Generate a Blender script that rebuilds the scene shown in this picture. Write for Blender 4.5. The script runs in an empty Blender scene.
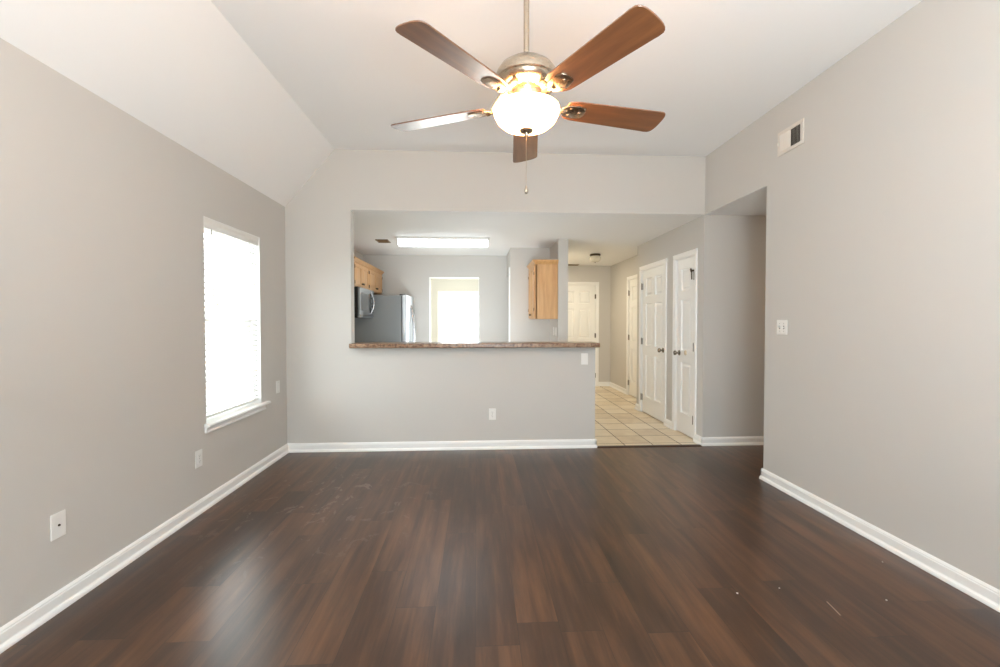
import bpy, bmesh, math, random
from mathutils import Vector, Matrix
random.seed(7)
SC = bpy.context.scene
COL = SC.collection
R = math.radians
# ---------------------------------------------------------------- camera
EYE = 1.32
cam_d = bpy.data.cameras.new('camera')
cam_d.sensor_fit = 'HORIZONTAL'; cam_d.sensor_width = 36
cam_d.lens = 437.6 / 1000 * 36
cam_d.shift_y = -0.0035
cam_d.clip_start = 0.05
cam = bpy.data.objects.new('camera', cam_d); COL.objects.link(cam)
cam.location = (0, 0, EYE)
cam.rotation_euler = (R(90) - 0.0200, 0, -0.0519)
SC.camera = cam
# ---------------------------------------------------------------- colour management
SC.view_settings.view_transform = 'Standard'
SC.view_settings.look = 'None'
SC.view_settings.gamma = 1
SC.view_settings.use_curve_mapping = False
SC.view_settings.exposure = 0.35
SC.cycles.max_bounces = 12
SC.cycles.diffuse_bounces = 8
SC.cycles.sample_clamp_indirect = 6
# ---------------------------------------------------------------- sky (bright overcast day)
SKY = 10.0
W = bpy.data.worlds.new('overcast_sky'); SC.world = W
W.use_nodes = True
wn, wl = W.node_tree.nodes, W.node_tree.links
bg = wn['Background']
tc = wn.new('ShaderNodeTexCoord'); sx = wn.new('ShaderNodeSeparateXYZ')
cr = wn.new('ShaderNodeValToRGB'); mr = wn.new('ShaderNodeMapRange')
wl.new(tc.outputs['Generated'], sx.inputs[0]); wl.new(sx.outputs['Z'], mr.inputs['Value'])
mr.inputs['From Min'].default_value = -1; mr.inputs['From Max'].default_value = 1
wl.new(mr.outputs[0], cr.inputs[0])
cr.color_ramp.elements[0].position = 0.42; cr.color_ramp.elements[0].color = (.62, .62, .58, 1)
cr.color_ramp.elements[1].position = 0.56; cr.color_ramp.elements[1].color = (.86, .94, 1, 1)
wl.new(cr.outputs[0], bg.inputs['Color'])
bg.inputs['Strength'].default_value = SKY


def portal(name, loc, rot, sx_, sy_):
    l = bpy.data.lights.new(name, 'AREA'); l.shape = 'RECTANGLE'; l.size = sx_; l.size_y = sy_
    l.cycles.is_portal = True
    o = bpy.data.objects.new(name, l); COL.objects.link(o); o.location = loc; o.rotation_euler = rot


def area(name, loc, rot, sx_, sy_, energy, col=(1, 1, 1)):
    l = bpy.data.lights.new(name, 'AREA'); l.shape = 'RECTANGLE'; l.size = sx_; l.size_y = sy_
    l.energy = energy; l.color = col
    o = bpy.data.objects.new(name, l); COL.objects.link(o); o.location = loc; o.rotation_euler = rot


# flash bounced off the ceiling behind the viewer, plus unseen fills added in kitchen, nook and halls
area('bounce_flash', (.35, -.8, 1.0), (R(180 - 8), R(9), 0), 1.0, .8, 136, (.85, .935, 1))
area('kitchen_fill', (.0, 5.0, .9), (R(180), R(35), 0), .8, .4, 6, (.86, .94, 1))  # unseen fill added low behind the half wall, for ceiling and doors
area('kitchen_fill', (-.3, 6.1, .9), (R(118), 0, 0), .8, .6, 13, (.86, .94, 1))  # second unseen fill, added to brighten the kitchen back wall
area('nook_fill', (-.3, 8.2, 2.42), (0, 0, 0), .4, .4, .7, (1, .98, .95))  # unseen fill added to brighten the nook walls
area('side_hall_fill', (4.3, 4.0, 2.42), (0, 0, 0), .25, .25, 6, (1, .70, .44))  # unseen warm fill added to tint the side hall
area('entry_fill', (1.42, 7.6, 2.42), (0, 0, 0), .25, .25, 17, (1, .86, .62))  # unseen warm fill added for the far hall, hidden by the partition

# key planes (metres)
XL, XR, YB = -1.918, 2.39, 4.50          # living room left, right and back wall faces
ZL, ZT, XC = 2.462, 3.043, -1.429        # low ceiling edge, flat ceiling, crease
ZK = 2.44                                # kitchen and hall ceiling
YR = -2.4                                # rear wall of the living room
KB = 7.50                                # kitchen back wall
PX0, PX1, PY = 1.108, 1.243, 5.95        # kitchen partition
HX, HY = 2.705, 8.77                     # hall right and back walls
DE = 6.44                                # end of the closet wall
YH = 3.52                                # right wall ends, side hall begins
NY = 8.95                                # nook outside wall
WY0, WY1, WZ0, WZ1 = 3.19, 3.985, 0.585, 2.06    # left window opening

portal('window_portal', (XL - .16, (WY0 + WY1) / 2, (WZ0 + WZ1) / 2), (0, R(-90), 0), WZ1 - WZ0, WY1 - WY0)
portal('window_portal', (0.2, YR - .16, 1.32), (R(90), 0, 0), 2.4, 1.475)
portal('window_portal', (-0.1, NY + .16, 1.25), (R(-90), 0, 0), 1.5, 1.4)

# ---------------------------------------------------------------- material helpers
def srgb(r, g, b):
    f = lambda c: (c / 255 / 12.92) if c / 255 <= .04045 else ((c / 255 + .055) / 1.055) ** 2.4
    return (f(r), f(g), f(b), 1)


class Mat:
    def __init__(s, name):
        s.m = bpy.data.materials.new(name); s.m.use_nodes = True
        s.n = s.m.node_tree.nodes; s.l = s.m.node_tree.links
        s.p = s.n['Principled BSDF']; s.out = s.n['Material Output']
    def new(s, t, **kw):
        n = s.n.new(t)
        for k, v in kw.items(): setattr(n, k, v)
        return n
    def set(s, **kw):
        for k, v in kw.items(): s.p.inputs[k.replace('_', ' ')].default_value = v
        return s
    def link(s, a, b): s.l.new(a, b)
    def put(s, sock, v):
        if isinstance(v, bpy.types.NodeSocket): s.l.new(v, sock)
        else: sock.default_value = v
    def math(s, op, a, b=0.0, c=None):
        n = s.new('ShaderNodeMath', operation=op)
        s.put(n.inputs[0], a); s.put(n.inputs[1], b)
        if c is not None: s.put(n.inputs[2], c)
        return n.outputs[0]
    def mix(s, fac, a, b, mode='MIX'):
        n = s.new('ShaderNodeMix', data_type='RGBA', blend_type=mode)
        s.put(n.inputs[0], fac); s.put(n.inputs[6], a); s.put(n.inputs[7], b)
        return n.outputs[2]
    def ramp(s, fac, stops):
        n = s.new('ShaderNodeValToRGB'); s.put(n.inputs[0], fac)
        e = n.color_ramp.elements
        while len(e) < len(stops): e.new(0.5)
        for i, (p, c) in enumerate(stops): e[i].position = p; e[i].color = c
        return n.outputs[0]
    def obj(s): return s.new('ShaderNodeTexCoord').outputs['Object']
    def geo(s): return s.new('ShaderNodeNewGeometry').outputs['Position']
    def noise(s, vec, scale, detail=4, rough=.5, scl=(1, 1, 1), dist=0):
        mp = s.new('ShaderNodeMapping'); s.link(vec, mp.inputs[0]); mp.inputs['Scale'].default_value = scl
        n = s.new('ShaderNodeTexNoise'); s.link(mp.outputs[0], n.inputs['Vector'])
        n.inputs['Scale'].default_value = scale; n.inputs['Detail'].default_value = detail
        n.inputs['Roughness'].default_value = rough; n.inputs['Distortion'].default_value = dist
        return n.outputs[0]
    def bump(s, h, strength=.1, dist=.002):
        b = s.new('ShaderNodeBump'); b.inputs['Strength'].default_value = strength
        b.inputs['Distance'].default_value = dist
        s.link(h, b.inputs['Height']); s.link(b.outputs[0], s.p.inputs['Normal'])


def paint(name, col, rough=.6, bump=.08, spec=.3, scale=220):
    M = Mat(name)
    v = M.geo()
    n = M.noise(v, .9, 3)
    c = M.mix(M.math('MULTIPLY', n, .05), col, (col[0] * .9, col[1] * .9, col[2] * .9, 1))
    M.link(c, M.p.inputs['Base Color'])
    M.set(Roughness=rough); M.p.inputs['Specular IOR Level'].default_value = spec
    if bump: M.bump(M.noise(v, scale, 2), bump, .001)
    return M.m


def metal(name, col, rough, metallic=1.0, aniso=False):
    M = Mat(name)
    v = M.obj()
    n = M.noise(v, 60, 3, scl=(1, 1, 14) if aniso else (1, 1, 1))
    M.put(M.p.inputs['Roughness'], M.math('ADD', M.math('MULTIPLY', n, .08), rough - .04))
    M.set(Base_Color=col, Metallic=metallic)
    return M.m


def wood(name, c0, c1, rough=.35, axis=2, scale=7, coat=.0):
    M = Mat(name)
    v = M.obj()
    s = [6, 6, 6]; s[axis] = .6
    n = M.noise(v, scale, 6, .6, tuple(s), .4)
    f = M.noise(v, scale * 6, 4, .6, tuple(s))
    c = M.ramp(n, [(.28, c0), (.72, c1)])
    c = M.mix(M.math('MULTIPLY', f, .14), c, (c0[0] * .7, c0[1] * .65, c0[2] * .6, 1))
    M.link(c, M.p.inputs['Base Color']); M.set(Roughness=rough)
    M.p.inputs['Coat Weight'].default_value = coat; M.p.inputs['Coat Roughness'].default_value = .22; M.p.inputs['Coat IOR'].default_value = 1.6
    M.bump(f, .04, .001)
    return M.m


def emit(name, col, strength, base=(.9, .9, .9, 1), rough=.3):
    M = Mat(name)
    n = M.noise(M.obj(), 8, 2)
    c = M.mix(M.math('MULTIPLY', n, .06), col, (col[0] * .9, col[1] * .9, col[2] * .88, 1))
    M.link(c, M.p.inputs['Emission Color'])
    M.set(Base_Color=base, Roughness=rough, Emission_Strength=strength)
    return M.m


def plastic(name, col, rough=.35):
    M = Mat(name)
    n = M.noise(M.obj(), 30, 2)
    M.link(M.mix(M.math('MULTIPLY', n, .06), col, (col[0] * .9, col[1] * .9, col[2] * .9, 1)), M.p.inputs['Base Color'])
    M.set(Roughness=rough)
    return M.m


def floor_wood():
    M = Mat('dark_plank_floor')
    v = M.geo()
    sp = M.new('ShaderNodeSeparateXYZ'); M.link(v, sp.inputs[0])
    X, Y = sp.outputs[0], sp.outputs[1]
    pw, pl = .182, 1.22
    u = M.math('DIVIDE', M.math('ADD', X, 20.03), pw)
    row = M.math('FLOOR', u)
    wn_ = M.new('ShaderNodeTexWhiteNoise', noise_dimensions='1D'); M.link(row, wn_.inputs['W'])
    t = M.math('ADD', M.math('DIVIDE', M.math('ADD', Y, 20), pl), wn_.outputs['Value'])
    k = M.math('FLOOR', t)
    cb = M.new('ShaderNodeCombineXYZ'); M.link(row, cb.inputs[0]); M.link(k, cb.inputs[1])
    w2 = M.new('ShaderNodeTexWhiteNoise', noise_dimensions='2D'); M.link(cb.outputs[0], w2.inputs['Vector'])
    tone = w2.outputs['Value']
    # grain runs down the plank and shifts from board to board
    off = M.new('ShaderNodeVectorMath', operation='ADD'); M.link(v, off.inputs[0])
    c2 = M.new('ShaderNodeCombineXYZ'); M.put(c2.inputs[2], M.math('MULTIPLY', tone, 9)); M.link(c2.outputs[0], off.inputs[1])
    g = M.noise(off.outputs[0], 3.2, 6, .62, (5, .42, 1), .15)
    g2 = M.noise(off.outputs[0], 14, 2, .5, (4, .22, 1))
    big = M.noise(v, 1.3, 3, .5)
    base = M.ramp(M.math('ADD', M.math('MULTIPLY', g, .83), M.math('MULTIPLY', tone, .17)),
                  [(.26, FLOOR_C[0]), (.47, FLOOR_C[1]), (.72, FLOOR_C[2])])
    col = M.mix(M.math('MULTIPLY', g2, .5), base, FLOOR_C[0])
    fu = M.math('FRACT', u); ft = M.math('FRACT', t)
    eu = M.math('MINIMUM', fu, M.math('SUBTRACT', 1.0, fu))
    et = M.math('MINIMUM', ft, M.math('SUBTRACT', 1.0, ft))
    su = M.math('LESS_THAN', eu, .0075); st = M.math('LESS_THAN', et, .0014)
    seam = M.math('MAXIMUM', su, st)
    col = M.mix(M.math('MULTIPLY', seam, .55), col, (.006, .004, .003, 1))
    # pale scuffs: short worn strokes, densest by the far left corner
    s1 = M.noise(v, 5, 5, .7, (1.6, 1, 1), 1.2)
    s2 = M.noise(v, 1.6, 2)
    dl = M.new('ShaderNodeVectorMath', operation='DISTANCE'); M.link(v, dl.inputs[0]); dl.inputs[1].default_value = (-1.15, 3.25, 0)
    near = M.math('SUBTRACT', 1.0, M.math('MULTIPLY', dl.outputs['Value'], .9)); near = M.math('MAXIMUM', near, 0.0)
    sc = M.math('MULTIPLY', M.math('MULTIPLY', M.math('GREATER_THAN', s1, .60), near), M.math('MULTIPLY', s2, .9))
    col = M.mix(sc, col, srgb(150, 135, 125))
    # one pale curved scratch near the right side
    def seg(ax, ay, bx, by, wdt):
        L = math.hypot(bx - ax, by - ay); dx, dy = (bx - ax) / L, (by - ay) / L
        px = M.math('SUBTRACT', X, ax); py = M.math('SUBTRACT', Y, ay)
        a = M.math('ADD', M.math('MULTIPLY', px, dx), M.math('MULTIPLY', py, dy))
        b = M.math('ABSOLUTE', M.math('SUBTRACT', M.math('MULTIPLY', px, dy), M.math('MULTIPLY', py, dx)))
        i = M.math('MULTIPLY', M.math('GREATER_THAN', a, 0.0), M.math('LESS_THAN', a, L))
        return M.math('MULTIPLY', i, M.math('LESS_THAN', b, wdt))
    for q in SCRATCH: col = M.mix(M.math('MULTIPLY', seg(*q), .7), col, srgb(190, 170, 150))
    M.link(col, M.p.inputs['Base Color'])
    M.put(M.p.inputs['Roughness'], M.math('ADD', .282, M.math('MULTIPLY', big, .06)))
    M.p.inputs['Specular IOR Level'].default_value = .72
    h = M.math('SUBTRACT', M.math('ADD', M.math('MULTIPLY', g2, .06), M.math('MULTIPLY', M.noise(v, 2.5, 2), .8)), M.math('MULTIPLY', seam, .8))
    M.bump(h, .15, .004)
    return M.m


def floor_tile():
    M = Mat('beige_ceramic_tile')
    v = M.geo()
    sp = M.new('ShaderNodeSeparateXYZ'); M.link(v, sp.inputs[0])
    T = .305
    u = M.math('DIVIDE', M.math('ADD', sp.outputs[0], 20 - 1.44 + T * 5), T)
    t = M.math('DIVIDE', M.math('ADD', sp.outputs[1], 20 - 4.80 + T * 5), T)
    cb = M.new('ShaderNodeCombineXYZ'); M.link(M.math('FLOOR', u), cb.inputs[0]); M.link(M.math('FLOOR', t), cb.inputs[1])
    w = M.new('ShaderNodeTexWhiteNoise', noise_dimensions='2D'); M.link(cb.outputs[0], w.inputs['Vector'])
    n = M.noise(v, 7, 5, .6)
    c = M.ramp(M.math('ADD', M.math('MULTIPLY', n, .6), M.math('MULTIPLY', w.outputs['Value'], .4)),
               [(.2, srgb(196, 176, 146)), (.5, srgb(222, 206, 178)), (.8, srgb(234, 222, 200))])
    fu, ft = M.math('FRACT', u), M.math('FRACT', t)
    eu = M.math('MINIMUM', fu, M.math('SUBTRACT', 1.0, fu)); et = M.math('MINIMUM', ft, M.math('SUBTRACT', 1.0, ft))
    grout = M.math('LESS_THAN', M.math('MINIMUM', eu, et), .014)
    M.link(M.mix(grout, c, srgb(92, 72, 54)), M.p.inputs['Base Color'])
    M.put(M.p.inputs['Roughness'], M.math('ADD', .28, M.math('MULTIPLY', grout, .5)))
    M.bump(M.math('SUBTRACT', M.math('MULTIPLY', n, .2), grout), .25, .003)
    return M.m


def granite():
    M = Mat('brown_speckled_laminate')
    v = M.obj()
    a = M.noise(v, 45, 4, .7); b = M.noise(v, 130, 3, .6); d = M.noise(v, 14, 3)
    c = M.ramp(a, [(.34, srgb(62, 42, 30)), (.46, srgb(118, 86, 62)), (.56, srgb(166, 132, 104)), (.68, srgb(96, 66, 46))])
    c = M.mix(M.math('GREATER_THAN', b, .6), c, srgb(48, 32, 24))
    c = M.mix(M.math('MULTIPLY', M.math('GREATER_THAN', d, .58), .35), c, srgb(190, 165, 140))
    M.link(c, M.p.inputs['Base Color']); M.set(Roughness=.28)
    return M.m


def pane_mat():
    M = Mat('clear_window_glass')
    tr = M.new('ShaderNodeBsdfTransparent'); gl = M.new('ShaderNodeBsdfGlossy'); mx = M.new('ShaderNodeMixShader')
    lw = M.new('ShaderNodeLayerWeight'); lw.inputs[0].default_value = .5
    fr = M.math('ADD', .03, M.math('MULTIPLY', M.math('POWER', lw.outputs['Facing'], 5.0), .5))
    gl.inputs['Roughness'].default_value = .02
    n = M.noise(M.obj(), 3, 1)
    M.link(M.mix(n, (.96, .98, .97, 1), (.98, .99, .99, 1)), tr.inputs['Color'])
    M.link(fr, mx.inputs[0]); M.link(tr.outputs[0], mx.inputs[1]); M.link(gl.outputs[0], mx.inputs[2])
    M.link(mx.outputs[0], M.out.inputs['Surface'])
    return M.m


def blind_mat():
    M = Mat('white_blind_slat')
    n = M.noise(M.obj(), 12, 2)
    c = M.mix(n, (.86, .86, .85, 1), (.9, .9, .89, 1))
    df = M.new('ShaderNodeBsdfDiffuse'); tl = M.new('ShaderNodeBsdfTranslucent'); mx = M.new('ShaderNodeMixShader')
    M.link(c, df.inputs[0]); M.link(c, tl.inputs[0]); mx.inputs[0].default_value = .42
    M.link(df.outputs[0], mx.inputs[1]); M.link(tl.outputs[0], mx.inputs[2]); M.link(mx.outputs[0], M.out.inputs['Surface'])
    return M.m


def bowl_mat(name, col, strength, tcol=(.95, .93, .88, 1)):
    M = Mat(name)
    n = M.noise(M.obj(), 14, 4, .6, dist=1.0)
    c = M.mix(n, col, (col[0], col[1] * .93, col[2] * .84, 1))
    df = M.new('ShaderNodeBsdfDiffuse'); tl = M.new('ShaderNodeBsdfTranslucent'); mx = M.new('ShaderNodeMixShader'); ad = M.new('ShaderNodeAddShader')
    em = M.new('ShaderNodeEmission'); M.link(c, em.inputs[0]); em.inputs[1].default_value = strength
    df.inputs[0].default_value = tcol; tl.inputs[0].default_value = tcol; mx.inputs[0].default_value = .5
    M.link(df.outputs[0], mx.inputs[1]); M.link(tl.outputs[0], mx.inputs[2])
    M.link(mx.outputs[0], ad.inputs[0]); M.link(em.outputs[0], ad.inputs[1]); M.link(ad.outputs[0], M.out.inputs['Surface'])
    return M.m


FLOOR_C = (srgb(38, 23, 14), srgb(72, 46, 29), srgb(114, 77, 49))
SCRATCH = [(1.643, 1.953, 1.634, 1.896, .003), (1.634, 1.896, 1.627, 1.856, .003)]
WALL = paint('greige_wall_paint', srgb(203, 199.5, 194), .62)
NOOKP = paint('cream_wall_paint', srgb(218, 215, 206), .6)
CEIL = paint('white_ceiling_paint', srgb(240, 240, 239), .8, .15, .1, 120)
TRIM = paint('white_trim_enamel', srgb(242, 242, 240), .35, 0, .45)
DOORW = paint('white_door_enamel', srgb(242, 242, 240), .38, .03, .45, 90)
FLOOR = floor_wood(); TILE = floor_tile(); GRANITE = granite(); GLASS = pane_mat(); SLAT = blind_mat()
NICKEL = metal('brushed_nickel', (.47, .39, .30, 1), .28, aniso=True)
CHROME = metal('polished_steel', (.42, .42, .43, 1), .2)
BRONZE = metal('aged_bronze', (.10, .075, .055, 1), .35)
HINGE = metal('dull_hinge_steel', (.16, .14, .12, 1), .4)
KNOB = metal('dark_nickel', (.30, .27, .23, 1), .25)
STEEL = metal('stainless_steel', (.36, .37, .38, 1), .38, aniso=True)
FRIDGE_SIDE = plastic('grey_enamel_sheet', srgb(128, 130, 130), .45)
MAPLE = wood('honey_maple', srgb(196, 146, 92), srgb(222, 176, 122), .35, 2, 4)
BLADE = wood('walnut_fan_blade', srgb(100, 62, 38), srgb(142, 92, 56), .34, 0, 3, 1.0)
THRESH = wood('dark_walnut_strip', srgb(46, 28, 20), srgb(72, 46, 32), .4, 0, 5)
WHITEP = plastic('white_plastic', srgb(236, 235, 231))
DARKP = plastic('black_plastic', srgb(24, 23, 22), .4)
GREYP = plastic('dark_grey_glass', srgb(60, 62, 64), .12)
VENTW = plastic('vent_white_enamel', srgb(218, 211, 201), .5)
VENTB = plastic('vent_brown_enamel', srgb(120, 96, 66), .5)
DARK = plastic('dark_duct', srgb(70, 65, 56), .8)
BOWL = bowl_mat('frosted_bowl_glass', (1, .50, .20, 1), 14.0)
HALLG = plastic('frosted_hall_glass', srgb(226, 220, 204), .25)
FLUO = emit('fluorescent_diffuser', (.86, .94, 1, 1), 5.5)

# ---------------------------------------------------------------- mesh helpers
class MB:
    def __init__(s): s.bm = bmesh.new()
    def box(s, x0, x1, y0, y1, z0, z1, bev=0, seg=2):
        if x0 > x1: x0, x1 = x1, x0
        if y0 > y1: y0, y1 = y1, y0
        t = bmesh.new(); bmesh.ops.create_cube(t, size=1)
        for v in t.verts:
            v.co = Vector(((x0 + x1) / 2 + v.co.x * (x1 - x0), (y0 + y1) / 2 + v.co.y * (y1 - y0), (z0 + z1) / 2 + v.co.z * (z1 - z0)))
        if bev: bmesh.ops.bevel(t, geom=t.edges[:], offset=bev, segments=seg, profile=.5, affect='EDGES')
        return s._in(t)
    def _in(s, t, M=None):
        if M is not None: bmesh.ops.transform(t, matrix=M, verts=t.verts)
        me = bpy.data.meshes.new('t'); t.to_mesh(me); t.free(); s.bm.from_mesh(me); bpy.data.meshes.remove(me)
        return s
    def prism(s, pts, axis, a, b, bev=0):
        """polygon pts (u,v) extruded along axis 'x','y','z' from a to b"""
        t = bmesh.new()
        def P(u, v, w): return {'x': (w, u, v), 'y': (u, w, v), 'z': (u, v, w)}[axis]
        lo = [t.verts.new(P(u, v, a)) for u, v in pts]; hi = [t.verts.new(P(u, v, b)) for u, v in pts]
        t.faces.new(lo); t.faces.new(hi[::-1])
        for i in range(len(pts)):
            j = (i + 1) % len(pts); t.faces.new((lo[i], hi[i], hi[j], lo[j]))
        bmesh.ops.recalc_face_normals(t, faces=t.faces)
        if bev: bmesh.ops.bevel(t, geom=t.edges[:], offset=bev, segments=2, profile=.5, affect='EDGES')
        return s._in(t)
    def lathe(s, prof, c=(0, 0, 0), n=48, M=None):
        t = bmesh.new(); rings = []
        for r, z in prof:
            if r < 1e-6: rings.append([t.verts.new((0, 0, z))])
            else: rings.append([t.verts.new((r * math.cos(2 * math.pi * i / n), r * math.sin(2 * math.pi * i / n), z)) for i in range(n)])
        for a, b in zip(rings, rings[1:]):
            for i in range(n):
                j = (i + 1) % n
                q = [a[i % len(a)], a[j % len(a)], b[j % len(b)], b[i % len(b)]]
                u = []
                for v in q:
                    if v not in u: u.append(v)
                if len(u) > 2: t.faces.new(u)
        bmesh.ops.recalc_face_normals(t, faces=t.faces)
        T = Matrix.Translation(c)
        return s._in(t, T @ M if M is not None else T)
    def tube(s, pts, r, n=12, radii=None, flat=1.0):
        t = bmesh.new(); pts = [Vector(p) for p in pts]; rings = []
        up = None
        for i, p in enumerate(pts):
            d = (pts[min(i + 1, len(pts) - 1)] - pts[max(i - 1, 0)]).normalized()
            if up is None: up = d.orthogonal().normalized()
            up = (up - d * up.dot(d)).normalized(); sd = d.cross(up)
            rr = radii[i] if radii else r
            rings.append([t.verts.new(p + up * rr * math.cos(2 * math.pi * k / n) + sd * rr * flat * math.sin(2 * math.pi * k / n)) for k in range(n)])
        for a, b in zip(rings, rings[1:]):
            for k in range(n): t.faces.new((a[k], a[(k + 1) % n], b[(k + 1) % n], b[k]))
        t.faces.new(rings[0][::-1]); t.faces.new(rings[-1])
        bmesh.ops.recalc_face_normals(t, faces=t.faces)
        return s._in(t)
    def build(s, name, mat, parent=None, smooth=False, loc=None):
        me = bpy.data.meshes.new(name); s.bm.to_mesh(me); s.bm.free()
        me.materials.append(mat)
        if smooth:
            me.polygons.foreach_set('use_smooth', [True] * len(me.polygons))
            try: me.set_sharp_from_angle(angle=R(40))
            except Exception: pass
        o = bpy.data.objects.new(name, me); COL.objects.link(o)
        if parent: o.parent = parent
        if loc: o.location = loc
        return o


def tag(o, label, cat, group=None):
    o['label'] = label; o['category'] = cat
    if group: o['group'] = group
    return o


def thing(name, label, cat, loc=(0, 0, 0), rz=0, group=None, kind=None):
    o = bpy.data.objects.new(name, None); COL.objects.link(o)
    o.location = loc; o.rotation_euler = (0, 0, rz); o.empty_display_size = .1
    tag(o, label, cat, group)
    if kind: o['kind'] = kind
    return o


def struct(name, mb, mat, label=None, cat=None):
    o = mb.build(name, mat); o['kind'] = 'structure'
    if label: tag(o, label, cat)
    return o


# ================================================================ THE SETTING
struct('floor', MB().box(XL - .14, 5.2, YR - .14, YB + .01, -.12, 0), FLOOR, 'dark brown wood plank floor of the living room', 'floor')
struct('floor_kitchen', MB().box(XL - .14, 5.2, YB + .01, NY + .14, -.12, 0), TILE, 'beige square tile floor of the kitchen and hall', 'floor')

# left wall with its window
def wall_x(x0, x1, y0, y1, z0, z1, holes):
    """wall slab between x0,x1 running y0..y1, rectangular holes (ya,yb,za,zb)"""
    m = MB(); y = y0
    for (a, b, c, d) in sorted(holes):
        if a > y: m.box(x0, x1, y, a, z0, z1)
        if c > z0: m.box(x0, x1, a, b, z0, c)
        if d < z1: m.box(x0, x1, a, b, d, z1)
        y = b
    if y < y1: m.box(x0, x1, y, y1, z0, z1)
    return m
def wall_y(y0, y1, x0, x1, z0, z1, holes):
    m = MB(); x = x0
    for (a, b, c, d) in sorted(holes):
        if a > x: m.box(x, a, y0, y1, z0, z1)
        if c > z0: m.box(a, b, y0, y1, z0, c)
        if d < z1: m.box(a, b, y0, y1, d, z1)
        x = b
    if x < x1: m.box(x, x1, y0, y1, z0, z1)
    return m
struct('wall_left', wall_x(XL - .14, XL, YR, NY + .14, 0, ZL + .06, [(WY0, WY1, WZ0, WZ1)]), WALL, 'greige left wall with a window', 'wall')
RW = (-1.0, 1.4, WZ0, WZ1)
struct('wall_rear', wall_y(YR - .14, YR, XL - .14, XR + .12, 0, 3.1, [RW]), WALL, 'wall behind the viewer', 'wall')
struct('wall_right', wall_x(XR, XR + .12, YR, YH, 0, 3.1, []).box(XR, XR + .12, YH, YB, ZK + .001, 3.1), WALL, 'greige right wall with a high vent', 'wall')
sl = (ZT - ZL) / (XC - XL)
m = MB().prism([(XL, 0), (-1.274, 0), (-1.274, ZT + .03), (XC, ZT + .03), (XC, ZT), (XL, ZL)], 'y', YB, YB + .12)
struct('wall_back_left', m, WALL, 'back wall left of the pass-through opening', 'wall')
struct('wall_back', MB().box(-1.274, XR + .12, YB, YB + .12, ZK + .001, ZT + .03), WALL, 'back wall above the pass-through opening', 'wall')
struct('wall_half', MB().box(-1.274, 1.229, YB, YB + .12, 0, 1.05), WALL, 'half wall below the bar countertop', 'wall')
struct('ceiling', MB().box(XC, XR + .12, YR - .14, YB + .12, ZT, ZT + .08), CEIL, 'flat white ceiling', 'ceiling')
struct('ceiling_slope', MB().prism([(XL - .14, ZL - .14 * sl), (XC, ZT), (XC, ZT + .09), (XL - .14, ZL + .09)], 'y', YR - .14, YB + .12), CEIL, 'sloped left part of the white ceiling', 'ceiling')
struct('ceiling_kitchen', MB().box(-1.274, XR, YB + .001, YB + .12, ZK, ZK + .02).box(XL - .14, 5.2, YB + .12, NY + .14, ZK, ZK + .1), CEIL, 'low kitchen and hall ceiling', 'ceiling')
struct('ceiling_hall', MB().box(XR + .12, 5.2, YH - .12, YB + .12, ZK, ZK + .1).box(XR + .001, XR + .12, YH, YB + .012, ZK, ZK + .02), CEIL, 'low ceiling of the side hall', 'ceiling')
# side hall on the right
struct('wall_hall', MB().box(XR + .0, 5.2, YB + .012, YB + .12, 0, ZK), WALL, 'shaded wall of the side hall', 'wall')
struct('wall_hall_near', MB().box(XR + .12, 5.2, YH - .12, YH, 0, ZK), WALL, 'near wall of the side hall', 'wall')
struct('wall_hall_end', MB().box(5.1, 5.2, YH - .12, NY + .14, 0, ZK), WALL, 'end wall of the side hall', 'wall')
# closet wall with two doors
D1 = (5.475, 6.25); D2 = (4.715, 5.145); DH = 2.045
struct('wall_closet', wall_x(XR, XR + .11, YB + .12, DE, 0, ZK, [(D1[0] - .02, D1[1] + .02, 0, DH + .02), (D2[0] - .02, D2[1] + .02, 0, DH + .02)])
       .box(XR + .11, HX + .11, DE - .11, DE, 0, ZK), WALL, 'right passage wall with two white doors', 'wall')
D3 = (6.93, 7.70)
struct('wall_hall_right', wall_x(HX, HX + .11, DE - .05, NY, 0, ZK, [(D3[0] - .02, D3[1] + .02, 0, DH + .02)]), WALL, 'far hall right wall', 'wall')
D4 = (1.615, 2.395)
struct('wall_hall_back', wall_y(HY, HY + .11, PX0, HX + .11, 0, ZK, [(D4[0] - .02, D4[1] + .02, 0, DH + .02)]), WALL, 'far hall back wall', 'wall')
struct('wall_partition', MB().box(PX0, PX1, PY, HY, 0, ZK), WALL, 'kitchen partition with end face', 'wall')
# block behind the right cabinet, with a doorway in its left face
BX, BY = .504, 6.66
struct('wall_pantry', MB().box(BX, PX0, BY, BY + .11, 0, ZK).box(BX, BX + .09, BY + .11, 6.79, 0, ZK).box(BX, BX + .09, 6.79, KB, 2.09, ZK), WALL, 'pantry wall behind the honey wood cabinet', 'wall')
KD = (-.815, .030, 0, 2.072)
struct('wall_kitchen', wall_y(KB, KB + .11, XL, PX0, 0, ZK, [KD]), WALL, 'kitchen back wall with a bright doorway', 'wall')
NW = (-.80, .80, .50, 1.935)
struct('wall_outside', wall_y(NY, NY + .14, XL - .14, 5.2, 0, ZK, [NW]), NOOKP, 'outside wall of the nook', 'wall')
struct('wall_nook', MB().box(.9, 1.0, KB + .11, NY, 0, ZK).box(-1.7, -1.6, KB + .11, NY, 0, ZK), NOOKP, 'nook side walls', 'wall')

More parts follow.
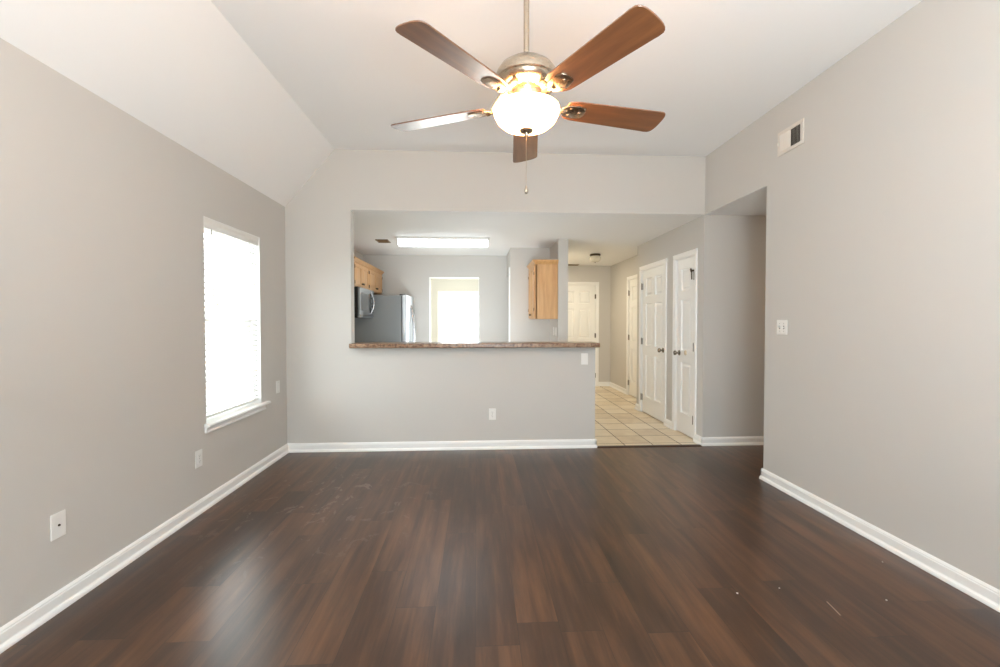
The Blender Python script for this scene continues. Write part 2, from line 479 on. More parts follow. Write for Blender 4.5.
# doorway trims
def trim(name, mb, label=None): return struct(name, mb, TRIM, label or 'white painted trim', 'trim')
cw = .057
m = MB()
m.box(KD[0], KD[0] + .014, KB - .006, KB + .115, 0, KD[3]).box(KD[1] - .008, KD[1], KB - .006, KB + .115, 0, KD[3]).box(KD[0] + .014, KD[1] - .008, KB - .006, KB + .115, KD[3] - .014, KD[3])
trim('trim_1', m, 'white liner of the bright kitchen doorway')
m = MB().box(BX - .016, BX, 6.79 - .08, 6.79, 0, 2.15, .003).box(BX - .01, BX + .1, 6.785, 6.80, 0, 2.09)
trim('trim_2', m, 'white casing on the pantry side opening')

# baseboards
PROF = [(0, 0), (.027, 0), (.027, .008), (.023, .018), (.015, .026), (.014, .03), (.014, .068), (.011, .072), (.011, .077), (.006, .084), (.003, .088), (0, .088)]
def baseboard(name, segs, label):
    m = MB()
    for (x0, y0, x1, y1, nx, ny) in segs:      # wall line and the outward normal
        if nx: m.prism([(x0 + nx * d, z) for d, z in PROF], 'y', y0, y1)
        else: m.prism([(y0 + ny * d, z) for d, z in PROF], 'x', x0, x1)
    return struct(name, m, TRIM, label, 'baseboard')
baseboard('baseboard_left', [(XL, YR, XL, YB, 1, 0)], 'white baseboard along the left wall')
baseboard('baseboard_back', [(XL, YB, 1.229 + .014, YB, 0, -1), (1.229, YB - .014, 1.229, YB + .12, 1, 0)], 'white baseboard under the half wall')
baseboard('baseboard_right', [(XR, YR, XR, YH + .014, -1, 0), (XR - .014, YH, XR + .12, YH, 0, 1)], 'white baseboard along the right wall')
baseboard('baseboard_hall', [(XR - .014, YB + .012, 5.1, YB + .012, 0, -1)], 'white baseboard of the shaded side hall')
baseboard('baseboard_closet', [(XR, YB, XR, D2[0] - .062, -1, 0), (XR, D2[1] + .062, XR, D1[0] - .062, -1, 0), (XR, D1[1] + .062, XR, DE + .014, -1, 0), (XR, DE, HX, DE, 0, 1)], 'white baseboard pieces between the closet doors')
baseboard('baseboard_far_hall', [(HX, D3[1] + .06, HX, HY, -1, 0), (D4[1] + .06, HY, HX, HY, 0, -1), (PX1, HY, D4[0] - .06, HY, 0, -1)], 'white baseboard of the far hall')
m = MB().prism([(YB - .035, 0), (YB + .035, 0), (YB + .03, .007), (YB + .01, .011), (YB - .015, .010)], 'x', 1.25, XR - .028)
struct('trim_3', m, THRESH, 'dark wood threshold strip between planks and tile', 'threshold')


# ---------------------------------------------------------------- panelled slab (doors and cabinet doors), faces local -y, x from 0..w
def slab(w, h, th, panels, depth=.009, lip=.016, field=.022, rise=.006, z0=0):
    xs = sorted({0, w} | {p[0] for p in panels} | {p[1] for p in panels})
    zs = sorted({0, h} | {p[2] for p in panels} | {p[3] for p in panels})
    m = MB()
    bm = m.bm
    V = lambda x, y, z: bm.verts.new((x, y, z + z0))
    def quad(*p): bm.faces.new([V(*q) for q in p])
    def inside(x, z): return any(a < x < b and c < z < d for a, b, c, d in panels)
    for xa, xb in zip(xs, xs[1:]):
        for za, zb in zip(zs, zs[1:]):
            if not inside((xa + xb) / 2, (za + zb) / 2): quad((xa, 0, za), (xb, 0, za), (xb, 0, zb), (xa, 0, zb))
    for a, b, c, d in panels:
        def ring(o, y): return [(a + o, y, c + o), (b - o, y, c + o), (b - o, y, d - o), (a + o, y, d - o)]
        rs = [ring(0, 0), ring(lip * .25, depth), ring(lip, depth), ring(lip + field, depth - rise)]
        for r0, r1 in zip(rs, rs[1:]):
            for i in range(4):
                j = (i + 1) % 4; quad(r0[i], r0[j], r1[j], r1[i])
        quad(*rs[-1])
    quad((0, th, 0), (0, th, h), (w, th, h), (w, th, 0))
    quad((0, 0, 0), (0, 0, h), (0, th, h), (0, th, 0)); quad((w, 0, 0), (w, th, 0), (w, th, h), (w, 0, h))
    quad((0, 0, h), (w, 0, h), (w, th, h), (0, th, h)); quad((0, 0, 0), (0, th, 0), (w, th, 0), (w, 0, 0))
    bmesh.ops.remove_doubles(bm, verts=bm.verts, dist=1e-5); bmesh.ops.recalc_face_normals(bm, faces=bm.faces)
    return m


ROT_Y = Matrix.Rotation(R(90), 4, 'X')      # lathe axis z -> -y
def door(name, label, loc, rz, w, six=True, hinge='l', knob=True, casing_sides=True):
    t = thing(name, label, 'door', loc, rz, kind='structure')
    h = DH - .012; gz = .012
    if six:
        st, mid = .115, .10; a0, a1 = st, (w - mid) / 2; b0, b1 = (w + mid) / 2, w - st
        rows = [(.235, .83), (.965, 1.56), (1.665, h - .115)]
        panels = [(x0, x1, z0, z1) for z0, z1 in rows for x0, x1 in ((a0, a1), (b0, b1))]
    else:
        panels = [(.095, w - .095, z0, z1) for z0, z1 in ((.235, .83), (.965, 1.56), (1.665, h - .115))]
    slab(w, h, .035, panels, .018, .022, .022, .011).build('leaf', DOORW, t, loc=(0, .012, gz))
    j = MB()
    g = .003
    j.box(-.02, -g, 0, .11, 0, DH + .02).box(w + g, w + .02, 0, .11, 0, DH + .02).box(-.02, w + .02, 0, .11, DH + g, DH + .02)
    j.box(-g, .012, .05, .09, 0, DH).box(w - .012, w + g, .05, .09, 0, DH).box(-g, w + g, .05, .09, DH - .012, DH + g)
    j.build('jamb', TRIM, t)
    c = MB()
    def prof(m, x_in, x_out, vertical):
        pass
    ci, co = .012, .012 + cw
    zt = DH + ci
    CP = [(0, 0), (0, .008), (.006, .011), (.03, .014), (.045, .017), (.054, .016), (cw, .010), (cw, 0)]   # across, out
    c.prism([(-ci - u, -v) for u, v in CP], 'z', 0, zt)
    c.prism([(w + ci + u, -v) for u, v in CP], 'z', 0, zt)
    c.prism([(-v, zt + u) for u, v in CP], 'x', -co, w + co)
    c.build('casing', TRIM, t)
    hx = -.0015 if hinge == 'l' else w + .0015
    for z in (.22, 1.03, 1.82):
        hm = MB().tube([(hx, -.004, z - .045), (hx, -.004, z + .045)], .0065, 10)
        s_ = 1 if hinge == 'l' else -1
        hm.box(hx, hx + s_ * .016, .0085, .0115, z - .045, z + .045); hm.box(hx - s_ * .011, hx, -.002, .002, z - .045, z + .045)
        hm.tube([(hx, -.004, z + .045), (hx, -.004, z + .053)], .0035, 8)
        hm.build('hinge', HINGE, t, True)
    if knob:
        kx = w - .062 if hinge == 'l' else .062
        k = MB()
        k.lathe([(0, 0), (.032, 0), (.032, .004), (.027, .009), (.012, .012), (.011, .032), (.018, .037), (.027, .046), (.029, .056), (.025, .065), (.013, .070), (0, .071)], (kx, .012, .945), 24, ROT_Y)
        k.build('knob', KNOB, t, True)
    return t


d1 = door('door_1', 'white six-panel door with hinges on its left, on the right passage wall', (XR, D1[1], 0), R(-90), D1[1] - D1[0], True, 'l')
d2 = door('door_2', 'narrow white three-panel door nearest the living room, hinged on its right', (XR, D2[1], 0), R(-90), D2[1] - D2[0], False, 'r')
w2 = D2[1] - D2[0]
MB().lathe([(0, 0), (.030, 0), (.028, .006), (.018, .009), (0, .010)], (.215, .012, .955), 24, ROT_Y).build('beige_disc', plastic('beige_plastic', srgb(214, 200, 176)), d2, True)  # beige disc on the door face, right of the knob
m = MB().box(w2 - .075, w2 - .02, -.012, .004, 1.872, 1.892, .003).tube([(w2 + .002, -.03, 1.78), (w2 + .004, -.034, 1.86), (w2 - .012, -.034, 1.900), (w2 - .035, -.028, 1.895)], .007, 10)
m.box(w2 - .04, w2 - .02, -.03, .012, 1.880, 1.890)
m.build('swing_latch', BRONZE, d2, True)
d3 = door('door_3', 'white door seen edge-on in the far hall right wall', (HX, D3[1], 0), R(-90), D3[1] - D3[0], True, 'l')
d4 = door('door_4', 'white six-panel door at the far end of the hall', (D4[0], HY, 0), 0, D4[1] - D4[0], True, 'r')


# ---------------------------------------------------------------- windows
def window_unit(name, label, origin, rz, w, z0, z1, stool=True, single=False):
    """local x across, local -y into the room, wall face y=0, wall depth .14"""
    t = thing(name, label, 'window', origin, rz, kind='structure')
    zm = z0 + (z1 - z0) * .505
    f = MB().box(0, .03, .085, .14, z0, z1, .003).box(w - .03, w, .085, .14, z0, z1, .003).box(0, w, .085, .14, z0, z0 + .03, .003).box(0, w, .085, .14, z1 - .03, z1, .003)
    f.box(0, .006, .001, .085, z0, z1).box(w - .006, w, .001, .085, z0, z1).box(.006, w - .006, .001, .085, z1 - .006, z1)
    f.build('frame', TRIM, t)
    for nm, a, b, y in (('sash', z0 + .03, z1 - .03, .1),) if single else (('sash', z0 + .03, zm + .02, .088), ('sash', zm - .02, z1 - .03, .112)):
        s_ = MB().box(.03, .07, y, y + .024, a, b, .003).box(w - .07, w - .03, y, y + .024, a, b, .003).box(.07, w - .07, y, y + .024, a, a + .042, .003).box(.07, w - .07, y, y + .024, b - .042, b, .003)
        so = s_.build(nm, TRIM, t)
        MB().box(.068, w - .068, y + .010, y + .014, a + .04, b - .04).build('pane', GLASS, so)
    if stool:
        s_ = MB().box(.001, w - .001, -.001, .085, z0 - .012, z0 + .012)
        s_.prism([(-.045, z0 - .002), (-.04, z0 + .008), (-.03, z0 + .012), (-.001, z0 + .012), (-.001, z0 - .012), (-.03, z0 - .012), (-.042, z0 - .008)], 'x', -.025, w + .085)
        s_.build('stool', TRIM, t)
        MB().prism([(0, z0 - .012), (-.022, z0 - .012), (-.016, z0 - .024), (-.012, z0 - .04), (-.018, z0 - .046), (-.018, z0 - .055), (0, z0 - .055)], 'x', -.02, w + .05).build('apron', TRIM, t)
    return t


# rz=-90? left wall faces +X : local -y -> +X means rz = +90 ; local x -> +Y
window_unit('window_1', 'bright window with white sill in the left wall', (XL, WY0, 0), R(90), WY1 - WY0, WZ0, WZ1)
window_unit('window_2', 'unseen window added in the rear wall to let in daylight', (RW[1], YR, 0), R(180), RW[1] - RW[0], RW[2], RW[3])  # added out of view and sized to light the room from behind
window_unit('window_3', 'glowing nook window seen through the kitchen doorway', (NW[0], NY, 0), 0, NW[1] - NW[0], NW[2], NW[3], True, True)

# venetian blind inside the left window
bl = thing('window_blind', 'white horizontal slat blind glowing in the left window', 'blind', (XL, WY0, 0), R(90))
bw = WY1 - WY0
zb0, zb1 = WZ0 + .034, WZ1
MB().prism([(.012, zb1 - .075), (.008, zb1 - .068), (.010, zb1 - .04), (.004, zb1 - .02), (.004, zb1 - .004), (.014, zb1 - .002), (.02, zb1 - .002), (.02, zb1 - .075)], 'x', .004, bw - .004).build('valance', WHITEP, bl)
MB().box(.006, bw - .006, .022, .07, zb1 - .05, zb1 - .004, .002).build('headrail', WHITEP, bl)
m = MB(); z = zb0 + .05; ang = R(28)
while z < zb1 - .085:
    N = 6; top, bot = [], []
    for i in range(N + 1):
        u = -.025 + .05 * i / N; crown = .0025 * (1 - (u / .025) ** 2)
        y = u * math.cos(ang) - crown * math.sin(ang); zz = u * math.sin(ang) + crown * math.cos(ang)
        top.append((.046 + y, z + zz + .0012)); bot.append((.046 + y, z + zz - .0012))
    m.prism(top + bot[::-1], 'x', .006, bw - .006); z += .0445
m.build('slats', SLAT, bl, True)
MB().box(.006, bw - .006, .024, .068, zb0 + .004, zb0 + .022, .003).build('bottom_rail', WHITEP, bl)
for i, x in enumerate((.11, bw / 2, bw - .11)):
    MB().tube([(x, .018, zb0 + .02), (x, .018, zb1 - .05)], .0011, 6).tube([(x, .074, zb0 + .02), (x, .074, zb1 - .05)], .0011, 6).build('ladder_cord', WHITEP, bl)
wd = MB().tube([(.10, .002, zb1 - .13), (.10, -.004, zb1 - .62)], .004, 8).build('tilt_wand', WHITEP, bl, True)
MB().tube([(.10, .006, zb1 - .075), (.10, .002, zb1 - .13)], .0028, 8).build('wand_hook', HINGE, wd, True)
cd = MB().tube([(.145, .004, zb1 - .08), (.145, -.002, zb1 - .60)], .0013, 6).build('lift_cord', WHITEP, bl)
MB().lathe([(0, 0), (.006, .003), (.008, .018), (.005, .032), (0, .034)], (.145, -.002, zb1 - .634), 12).build('tassel', WHITEP, cd, True)

# ================================================================ BAR COUNTER
m = MB().box(-1.272, 1.254, 4.40, 4.72, 1.052, 1.098, .009, 3)
tag(m.build('bar_countertop', GRANITE), 'brown speckled bar countertop capping the half wall', 'countertop')

# ================================================================ CABINETS
def crown(m, segs): pass
def cabinet(name, label, loc, rz, w, h, d, doors, knob_side, crown_sides=(True, True), group=None, crown_h=.065):
    """local x across the front, front at y=0 facing -y, body to y=d, z from 0"""
    t = thing(name, label, 'cabinet', loc, rz, group=group)
    MB().box(0, w, 0, d, 0, h, .001).build('body', MAPLE, t)
    MB().box(0, .04, -.002, .016, 0, h, .001).box(w - .04, w, -.002, .016, 0, h, .001).box(.04, w - .04, -.002, .016, 0, .035, .001).box(.04, w - .04, -.002, .016, h - .045, h, .001).build('face_frame', MAPLE, t)
    n = doors; gap = .006; x0 = .018
    dw = (w - 2 * x0 - gap * (n - 1)) / n
    for i in range(n):
        z0, dh = .014, h - .036
        e = .052 if dh > .35 else .045
        s_ = slab(dw, dh, .019, [(e, dw - e, e, dh - e)], .007, .010, .028, .006)
        do = s_.build('door', MAPLE, t, loc=(x0 + i * (dw + gap), -.021, z0))
        side = knob_side if n == 1 else ('r' if i == 0 else 'l')
        kx = dw - .026 if side == 'r' else .026
        MB().lathe([(0, 0), (.007, 0), (.006, .010), (.013, .016), (.015, .022), (.010, .027), (0, .028)], (kx, 0, .045), 16, ROT_Y).build('knob', BRONZE, do, True)
        for z in (dh * .16, dh * .84):
            hx = 0 if side == 'r' else dw
            MB().tube([(hx, -.002, z - .022), (hx, -.002, z + .022)], .004, 8).build('hinge', BRONZE, do, True)
    # crown moulding: front run plus side returns
    CPf = [(0, 0), (-.004, .0), (-.010, .012), (-.022, .022), (-.036, .044), (-.044, .050), (-.044, crown_h), (.012, crown_h), (.012, 0)]
    cm = MB()
    xa = -.044 if crown_sides[0] else 0; xb = w + .044 if crown_sides[1] else w
    cm.prism([(y, h - .02 + z) for y, z in CPf], 'x', xa if not crown_sides[0] else 0, xb if not crown_sides[1] else w)
    if crown_sides[0]: cm.prism([(y, h - .02 + z) for y, z in CPf], 'y', 0, d)
    if crown_sides[1]: cm.prism([(w - y, h - .02 + z) for y, z in CPf], 'y', 0, d)
    # mitred corner blocks
    for on, sx_, ox in ((crown_sides[0], 1, 0), (crown_sides[1], -1, w)):
        if not on: continue
        bm = cm.bm; rings = []
        for (q, z) in CPf[:7]:
            zz = h - .02 + z
            rings.append([(ox, q, zz), (ox + sx_ * q, q, zz), (ox + sx_ * q, 0, zz)])
        for r0, r1 in zip(rings, rings[1:]):
            for i in range(2):
                try: bm.faces.new([bm.verts.new(p) for p in (r0[i], r0[i + 1], r1[i + 1], r1[i])])
                except Exception: pass
        bm.faces.new([bm.verts.new(p) for p in rings[-1] + [(ox, 0, h - .02 + crown_h)]])
    bmesh.ops.remove_doubles(cm.bm, verts=cm.bm.verts, dist=1e-5); bmesh.ops.recalc_face_normals(cm.bm, faces=cm.bm.faces)
    cm.build('crown_moulding', MAPLE, t)
    return t


G = 'honey wood kitchen wall cabinets'
# left wall: front faces +X -> rz=+90, local x -> +Y, local y -> -X
CX = -1.60
cabinet('wall_cabinet', 'honey wood cabinet above the microwave', (CX, 5.735, 1.768), R(90), .762, .335, abs(XL - CX) - .002, 2, 'r', (True, False), G)
cabinet('wall_cabinet', 'honey wood cabinet above the refrigerator, farther from the viewer', (CX, 6.50, 1.768), R(90), .90, .335, abs(XL - CX) - .002, 2, 'r', (False, True), G)
# right one on the partition: front faces -X -> rz=-90, local x -> -Y
cabinet('wall_cabinet', 'tall honey wood cabinet hanging on the partition above the bar', (.800, 6.655, 1.352), R(-90), .685, .762, PX0 - .800 - .002, 2, 'l', (False, True), G)

# ================================================================ MICROWAVE (over the range)
mw = thing('microwave', 'stainless over-the-range microwave under the left cabinet', 'microwave', (-1.54, 5.735, 1.366), R(90))
mw_w, mw_h, mw_d = .76, .40, abs(XL + 1.54) - .003
MB().box(0, mw_w, 0, mw_d, 0, mw_h, .004).build('case', DARKP, mw)
do = MB().box(.004, mw_w * .76, -.03, -.001, .035, mw_h - .004, .006).build('door', STEEL, mw)
MB().box(.07, mw_w * .62, -.033, -.028, .095, mw_h - .07, .003).build('window', plastic('mid_grey_glass', srgb(120, 122, 122), .15), do)
MB().box(mw_w * .665, mw_w * .745, -.032, -.028, .07, mw_h - .06, .003).build('handle_strip', DARKP, do)  # dark strip on the door behind the handle
MB().box(mw_w * .765, mw_w - .004, -.03, -.001, .035, mw_h - .004, .006).build('control_panel', STEEL, mw)
MB().box(.004, mw_w - .004, -.024, -.001, .002, .032, .004).build('vent_strip', STEEL, mw)
hp = [(mw_w * .735, -.03 - .050 * math.sin(math.pi * i / 14), .06 + .30 * i / 14) for i in range(15)]
MB().tube(hp, .012, 10).build('handle', CHROME, mw, True)
m = MB()
for r_ in range(4):
    for c_ in range(3): m.box(mw_w * .80 + c_ * .042, mw_w * .80 + c_ * .042 + .03, -.032, -.029, .07 + r_ * .04, .07 + r_ * .04 + .026, .002)
m.box(mw_w * .80, mw_w - .03, -.032, -.029, .27, .33, .002)
m.build('keypad', GREYP, mw)

# ================================================================ REFRIGERATOR
fr = thing('refrigerator', 'stainless refrigerator with grey side standing past the microwave', 'refrigerator', (-1.125, 6.56, 0), R(90))
fw, fd, fh = .84, .77, 1.705
MB().box(0, fw, 0, fd, .03, fh, .006).build('body', FRIDGE_SIDE, fr)
MB().box(.02, fw - .02, .02, .06, 0, .06, .004).build('grille', DARKP, fr)
MB().box(.004, fw - .004, -.012, .0, .08, fh - .01).build('gasket', DARKP, fr)
def fdoor(x0, x1, hx):
    n = 10; th = .062
    pts = [(x0, -.012), (x0, -.012 - th + .012)]
    for i in range(n + 1):
        u = i / n; x = x0 + .006 + (x1 - x0 - .012) * u
        pts.append((x, -.012 - th - .014 * math.sin(math.pi * (x / fw))))
    pts += [(x1, -.012 - th + .012), (x1, -.012)]
    o = MB().prism(pts, 'z', .08, fh + .004).build('door', STEEL, fr, True)
    hp = [(hx, -.080 - .055 * math.sin(math.pi * i / 20) ** .6, .62 + .95 * i / 20) for i in range(21)]
    MB().tube(hp, .013, 12).build('handle', CHROME, o, True)
fdoor(.002, fw * .46 - .003, fw * .46 - .045); fdoor(fw * .46 + .003, fw - .002, fw * .46 + .045)
for x in (.05, fw - .05): MB().box(x - .03, x + .03, -.06, .03, fh, fh + .018, .005).build('hinge_cover', DARKP, fr)

# ================================================================ CEILING FIXTURES
fl = thing('fluorescent_light', 'long lit fluorescent box light on the kitchen ceiling', 'ceiling light', (-.457, 6.0, ZK))
MB().box(-.62, .62, -.135, .135, -.030, -.0005, .003).build('base_pan', WHITEP, fl)
MB().prism([(-.105, -.030), (.105, -.030), (.105, -.05), (.085, -.088), (.06, -.1), (-.06, -.1), (-.085, -.088), (-.105, -.05)], 'x', -.598, .598).build('diffuser', FLUO, fl)
for s_ in (-1, 1):
    MB().prism([(-.11, -.030), (.11, -.030), (.11, -.052), (.088, -.093), (.062, -.105), (-.062, -.105), (-.088, -.093), (-.11, -.052)], 'x', s_ * .598, s_ * .614).build('end_cap', WHITEP, fl)

def register(name, label, loc, w, d, mat):
    t = thing(name, label, 'vent', loc)
    MB().box(-w / 2, w / 2, -d / 2, d / 2, -.003, -.0005, .0005).build('backing', DARK, t)
    MB().box(-w / 2, w / 2, -d / 2, -d / 2 + .022, -.009, -.0005, .002).box(-w / 2, w / 2, d / 2 - .022, d / 2, -.009, -.0005, .002).box(-w / 2, -w / 2 + .022, -d / 2 + .022, d / 2 - .022, -.009, -.0005, .002).box(w / 2 - .022, w / 2, -d / 2 + .022, d / 2 - .022, -.009, -.0005, .002).build('frame', mat, t)
    m = MB(); n = int((d - .044) / .014)
    for i in range(n):
        y = -d / 2 + .022 + (i + .5) * (d - .044) / n
        m.prism([(y - .005, -.003), (y + .003, -.009), (y + .005, -.008), (y - .003, -.002)], 'x', -w / 2 + .02, w / 2 - .02)
    m.build('louvres', mat, t)
register('ceiling_vent', 'small brown vent on the kitchen ceiling beside the fluorescent light', (-1.31, 6.20, ZK), .17, .23, VENTB)
register('ceiling_vent', 'dark vent on the far hall ceiling above the end door', (1.86, 8.62, ZK), .30, .13, VENTB)

hl = thing('hall_light', 'small round flush light with dark base on the hall ceiling', 'ceiling light', (1.965, 7.23, ZK))
MB().lathe([(0, -.0005), (.085, -.0005), (.09, -.008), (.088, -.03), (.07, -.036), (0, -.036)], n=32).build('base', BRONZE, hl, True)
MB().lathe([(.070, -.030), (.084, -.040), (.098, -.065), (.094, -.095), (.072, -.118), (.035, -.130), (0, -.133)], n=32).build('glass_bowl', HALLG, hl, True)
MB().lathe([(0, -.148), (.007, -.146), (.009, -.138), (.005, -.130), (0, -.130)], n=16).build('finial', BRONZE, hl, True)
# ================================================================ CEILING FAN
FX, FY, FR = .216, 1.93, .672
fan = thing('ceiling_fan', 'five-blade walnut ceiling fan with lit frosted bowl on a nickel rod', 'ceiling fan', (FX, FY, .014))
MB().lathe([(0, ZT - .0145), (.065, ZT - .0145), (.068, ZT - .034), (.055, ZT - .069), (.03, ZT - .089), (0, ZT - .089)], n=32).build('canopy', NICKEL, fan, True)
MB().tube([(0, 0, 2.46), (0, 0, ZT - .07)], .0125, 16).lathe([(0, 2.478), (.018, 2.475), (.022, 2.465), (.022, 2.44), (0, 2.435)], n=24).build('downrod', NICKEL, fan, True)
MB().lathe([(0, 2.445), (.03, 2.4445), (.06, 2.440), (.092, 2.428), (.116, 2.410), (.131, 2.388), (.136, 2.368), (.136, 2.356), (.131, 2.351), (.133, 2.346), (.128, 2.334), (.112, 2.322), (.088, 2.314), (0, 2.312)], n=64).build('motor_housing', NICKEL, fan, True)
MB().lathe([(0, 2.314), (.066, 2.314), (.068, 2.306), (.060, 2.290), (.050, 2.276), (.050, 2.262), (.042, 2.256), (.012, 2.254), (.006, 2.250), (.006, 2.150), (0, 2.150)], n=48).build('light_fitter', NICKEL, fan, True)
MB().lathe([(.136, 2.241), (.143, 2.237), (.1445, 2.226), (.140, 2.208), (.127, 2.184), (.104, 2.164), (.070, 2.151), (.03, 2.146), (0, 2.145), (0, 2.149), (.03, 2.150), (.069, 2.155), (.102, 2.167), (.124, 2.186), (.136, 2.208), (.140, 2.225), (.136, 2.235), (.134, 2.238), (.136, 2.241)], n=64).build('light_bowl', BOWL, fan, True)
MB().lathe([(0, 2.152), (.028, 2.149), (.031, 2.143), (.026, 2.135), (.012, 2.129), (.008, 2.120), (0, 2.118)], n=24).build('finial', NICKEL, fan, True)
ch = MB()
z = 2.118
ch.tube([(0, 0, 2.12), (0, 0, 1.90)], .0007, 8)
while z > 1.905: ch.lathe([(0, -.0022), (.0016, -.0010), (.0016, .0010), (0, .0022)], (0, 0, z), 8); z -= .0075
cho = ch.build('pull_chain', NICKEL, fan, True)
MB().lathe([(0, 1.905), (.004, 1.902), (.005, 1.893), (.009, 1.885), (.009, 1.876), (.004, 1.868), (0, 1.866)], n=16).build('pull_fob', NICKEL, cho, True)

# one blade, x outward
def blade_mesh():
    r0, r1 = .185, FR
    up = []
    N = 26
    out = []
    for i in range(N + 1):           # trailing edge outwards
        u = i / N; x = r0 + (r1 - r0) * u
        hw = .060 + .014 * u
        if u < .1: hw *= math.sin(math.pi / 2 * (0.55 + .45 * u / .1))
        out.append((x, hw))
    tipx = r1
    pts = [(x, -hw) for x, hw in out if x < r1 - .045]
    hwt = .0735
    for i in range(13):              # rounded tip, flatter than a half circle
        a = -math.pi / 2 + math.pi * i / 12
        ca, sa = math.cos(a), math.sin(a)
        pts.append((r1 - .045 + .045 * abs(ca) ** .55, hwt * (abs(sa) ** .75) * (1 if sa > 0 else -1)))
    pts += [(x, hw) for x, hw in reversed(out) if x < r1 - .045]
    m = MB(); m.prism(pts, 'z', -.003, .003)
    bmesh.ops.bevel(m.bm, geom=[e for e in m.bm.edges if e.calc_face_angle(0) > .9], offset=.0012, segments=1, affect='EDGES')
    return m.build('blade', BLADE, fan)
def iron_mesh(parent):
    m = MB()
    m.tube([(.085, 0, .062), (.115, 0, .052), (.145, 0, .020), (.165, 0, -.004), (.19, 0, -.008)], .01, 10, [.016, .015, .013, .013, .015], .55)
    m.prism([(.165, -.018), (.19, -.034), (.235, -.040), (.27, -.030), (.278, -.012), (.278, .012), (.27, .030), (.235, .040), (.19, .034), (.165, .018)], 'z', -.0085, -.0032, .0015)
    for x, y in ((.205, -.02), (.205, .02), (.25, 0)): m.lathe([(0, -.0105), (.005, -.0100), (.006, -.0085), (0, -.008)], (x, y, 0), 10)
    return m.build('blade_iron', NICKEL, parent, True)
b0 = blade_mesh(); i0 = iron_mesh(b0)
ZBL = 2.256
for k in range(5):
    if k == 0: b, ir = b0, i0
    else:
        b = b0.copy(); COL.objects.link(b); ir = i0.copy(); COL.objects.link(ir); ir.parent = b
    a = R(12.3 + 72 * k)
    b.parent = fan
    b.matrix_local = Matrix.Translation((0, 0, ZBL)) @ Matrix.Rotation(a, 4, 'Z') @ Matrix.Rotation(R(-12), 4, 'X')
pl = bpy.data.lights.new('fan_bulb', 'POINT'); pl.energy = 8; pl.color = (1, .50, .20); pl.shadow_soft_size = .03
po = bpy.data.objects.new('fan_bulb', pl); COL.objects.link(po); po.location = (.06, 0, 2.238); po.parent = fan
po = po.copy(); COL.objects.link(po); po.location = (-.06, 0, 2.238); po.parent = fan

# ================================================================ RIGHT WALL REGISTER (faces -X: rz=-90, local x -> -Y)
vt = thing('wall_vent', 'white metal air vent high on the right wall', 'vent', (XR, 3.245, 2.715), R(-90))
w, h = .275, .185
MB().box(-w / 2 + .01, w / 2 - .01, -.002, -.0005, -h / 2 + .01, h / 2 - .01).build('backing', DARK, vt)
m = MB()
m.box(-w / 2, w / 2, -.010, -.0005, -h / 2, -h / 2 + .028, .003).box(-w / 2, w / 2, -.010, -.0005, h / 2 - .028, h / 2, .003)
m.box(-w / 2, -w / 2 + .030, -.010, -.0005, -h / 2 + .028, h / 2 - .028, .003).box(w / 2 - .030, w / 2, -.010, -.0005, -h / 2 + .028, h / 2 - .028, .003)
m.build('frame', VENTW, vt)
m = MB(); n = 16
for i in range(n):
    x = -w / 2 + .034 + i * (w - .068) / (n - 1); s_ = -1 if i < n / 2 else 1
    dx = .0062 * s_
    m.prism([(x - dx - .0006, -.002), (x - dx + .0006, -.002), (x + dx + .0006, -.0105), (x + dx - .0006, -.0105)], 'z', -h / 2 + .026, h / 2 - .026)
m.build('louvres', VENTW, vt)
MB().box(-w / 2 + .012, -w / 2 + .018, -.022, -.008, -.012, .012, .002).build('lever', VENTW, vt)

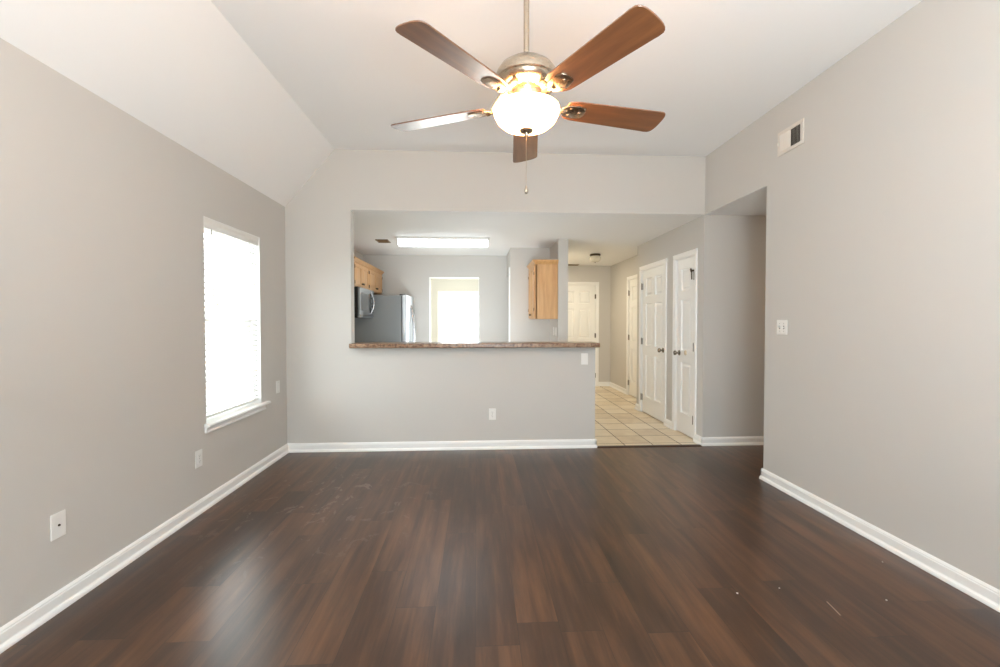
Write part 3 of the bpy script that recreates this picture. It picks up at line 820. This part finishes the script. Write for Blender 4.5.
# ================================================================ WALL PLATES
def plate(name, label, cat, loc, rz, kind, w=.072, group=None):
    t = thing(name, label, cat, loc, rz, group=group)
    h = .117
    MB().box(-w / 2, w / 2, -.0065, -.0004, -h / 2, h / 2, .0028).build('cover_plate', WHITEP, t)
    if kind == 'coax':
        MB().lathe([(0, 0), (.0055, 0), (.0055, .002), (.0042, .0025), (.0042, .005), (0, .005)], (0, -.006, 0), 16, ROT_Y).build('coax_jack', BRONZE, t, True)
    elif kind == 'duplex':
        for z in (-.0195, .0195):
            m = MB().prism([(-.017, z - .008), (-.012, z - .0145), (.012, z - .0145), (.017, z - .008), (.017, z + .008), (.012, z + .0145), (-.012, z + .0145), (-.017, z + .008)], 'y', -.0088, -.006, .0008)
            o = m.build('socket', WHITEP, t)
            MB().box(-.0075, -.0055, -.0092, -.0086, z - .002, z + .007).box(.0055, .0075, -.0092, -.0086, z - .002, z + .006).box(-.002, .002, -.0092, -.0086, z - .009, z - .005).build('slots', DARKP, o)
        MB().lathe([(0, 0), (.003, 0), (.0025, .001), (0, .0012)], (0, -.0066, 0), 10, ROT_Y).build('screw', HINGE, t)
    elif kind == 'toggle2':
        for x, s_ in ((-.023, 1), (.023, -1)):
            MB().box(x - .0055, x + .0055, -.0078, -.006, -.0125, .0125, .0006).build('toggle_slot', GREYP, t)
            m = MB().prism([(-.007, -.006 + 0), (-.007, .006), (-.020, .006 + s_ * .010), (-.021, -.002 + s_ * .010)], 'x', x - .0048, x + .0048, .0008)
            m.build('toggle', WHITEP, t)
            for z in (-.03, .03): MB().lathe([(0, 0), (.003, 0), (.0025, .001), (0, .0012)], (x, -.0066, z), 10, ROT_Y).build('screw', HINGE, t)
    elif kind == 'rocker':
        MB().box(-.0165, .0165, -.0085, -.006, -.0335, .0335, .001).build('rocker_frame', WHITEP, t)
        MB().prism([(-.008, -.031), (-.0125, -.031), (-.0095, 0), (-.0105, .031), (-.008, .031)], 'x', -.0145, .0145, .0006).build('rocker', WHITEP, t)
    elif kind == 'blank':
        for z in (-.042, .042): MB().lathe([(0, 0), (.003, 0), (.0025, .001), (0, .0012)], (0, -.0066, z), 10, ROT_Y).build('screw', HINGE, t)
    return t
plate('cable_outlet', 'white cable plate with one dark centre jack low on the left wall', 'outlet', (XL, 2.085, .388), R(90), 'coax')
plate('power_outlet', 'white power outlet low on the left wall below the window', 'outlet', (XL, 3.097, .375), R(90), 'duplex')
plate('wall_plate', 'blank white plate on the left wall between window and corner', 'wall plate', (XL, 4.30, .69), R(90), 'blank')
plate('power_outlet', 'white power outlet low on the middle of the half wall', 'outlet', (.155, YB, .362), 0, 'duplex')
plate('light_switch', 'white rocker switch under the right end of the bar counter', 'switch', (1.115, YB, .928), 0, 'rocker')
plate('light_switch', 'white double switch on the right wall beside the hall opening', 'switch', (XR, 3.312, 1.272), R(-90), 'toggle2', .116)
plate('light_switch', 'white switch on the partition under the hanging cabinet, nearer the bar', 'switch', (PX0, 6.10, 1.175), R(-90), 'rocker')
plate('power_outlet', 'white power outlet on the partition under the hanging cabinet, farther in', 'outlet', (PX0, 6.28, 1.175), R(-90), 'duplex')

# ================================================================ PAINT CHIPS ON THE FLOOR
def chip(loc, s_, label):
    t = bmesh.new()
    pts = [(math.cos(a) * s_ * random.uniform(.6, 1.1), math.sin(a) * s_ * random.uniform(.5, .9)) for a in [i * math.pi / 4 for i in range(8)]]
    m = MB().prism(pts, 'z', .0004, .003, .0005); t.free()
    o = m.build('paint_chip', WHITEP); o.location = loc
    tag(o, label, 'debris', 'white specks on the wood floor')
for x, y, s_, lb in [
        (1.258, 2.034, .007, 'white speck on the floor, leftmost and largest of the specks'),
        (1.489, 2.062, .004, 'small white speck on the floor, second from the left'),
        (1.931, 1.946, .005, 'white speck on the floor, rightmost and nearest of the specks'),
        (2.215, 2.259, .0035, 'tiny white speck on the floor, farthest back and nearest the right wall')]:
    chip((x, y, 0), s_, lb)
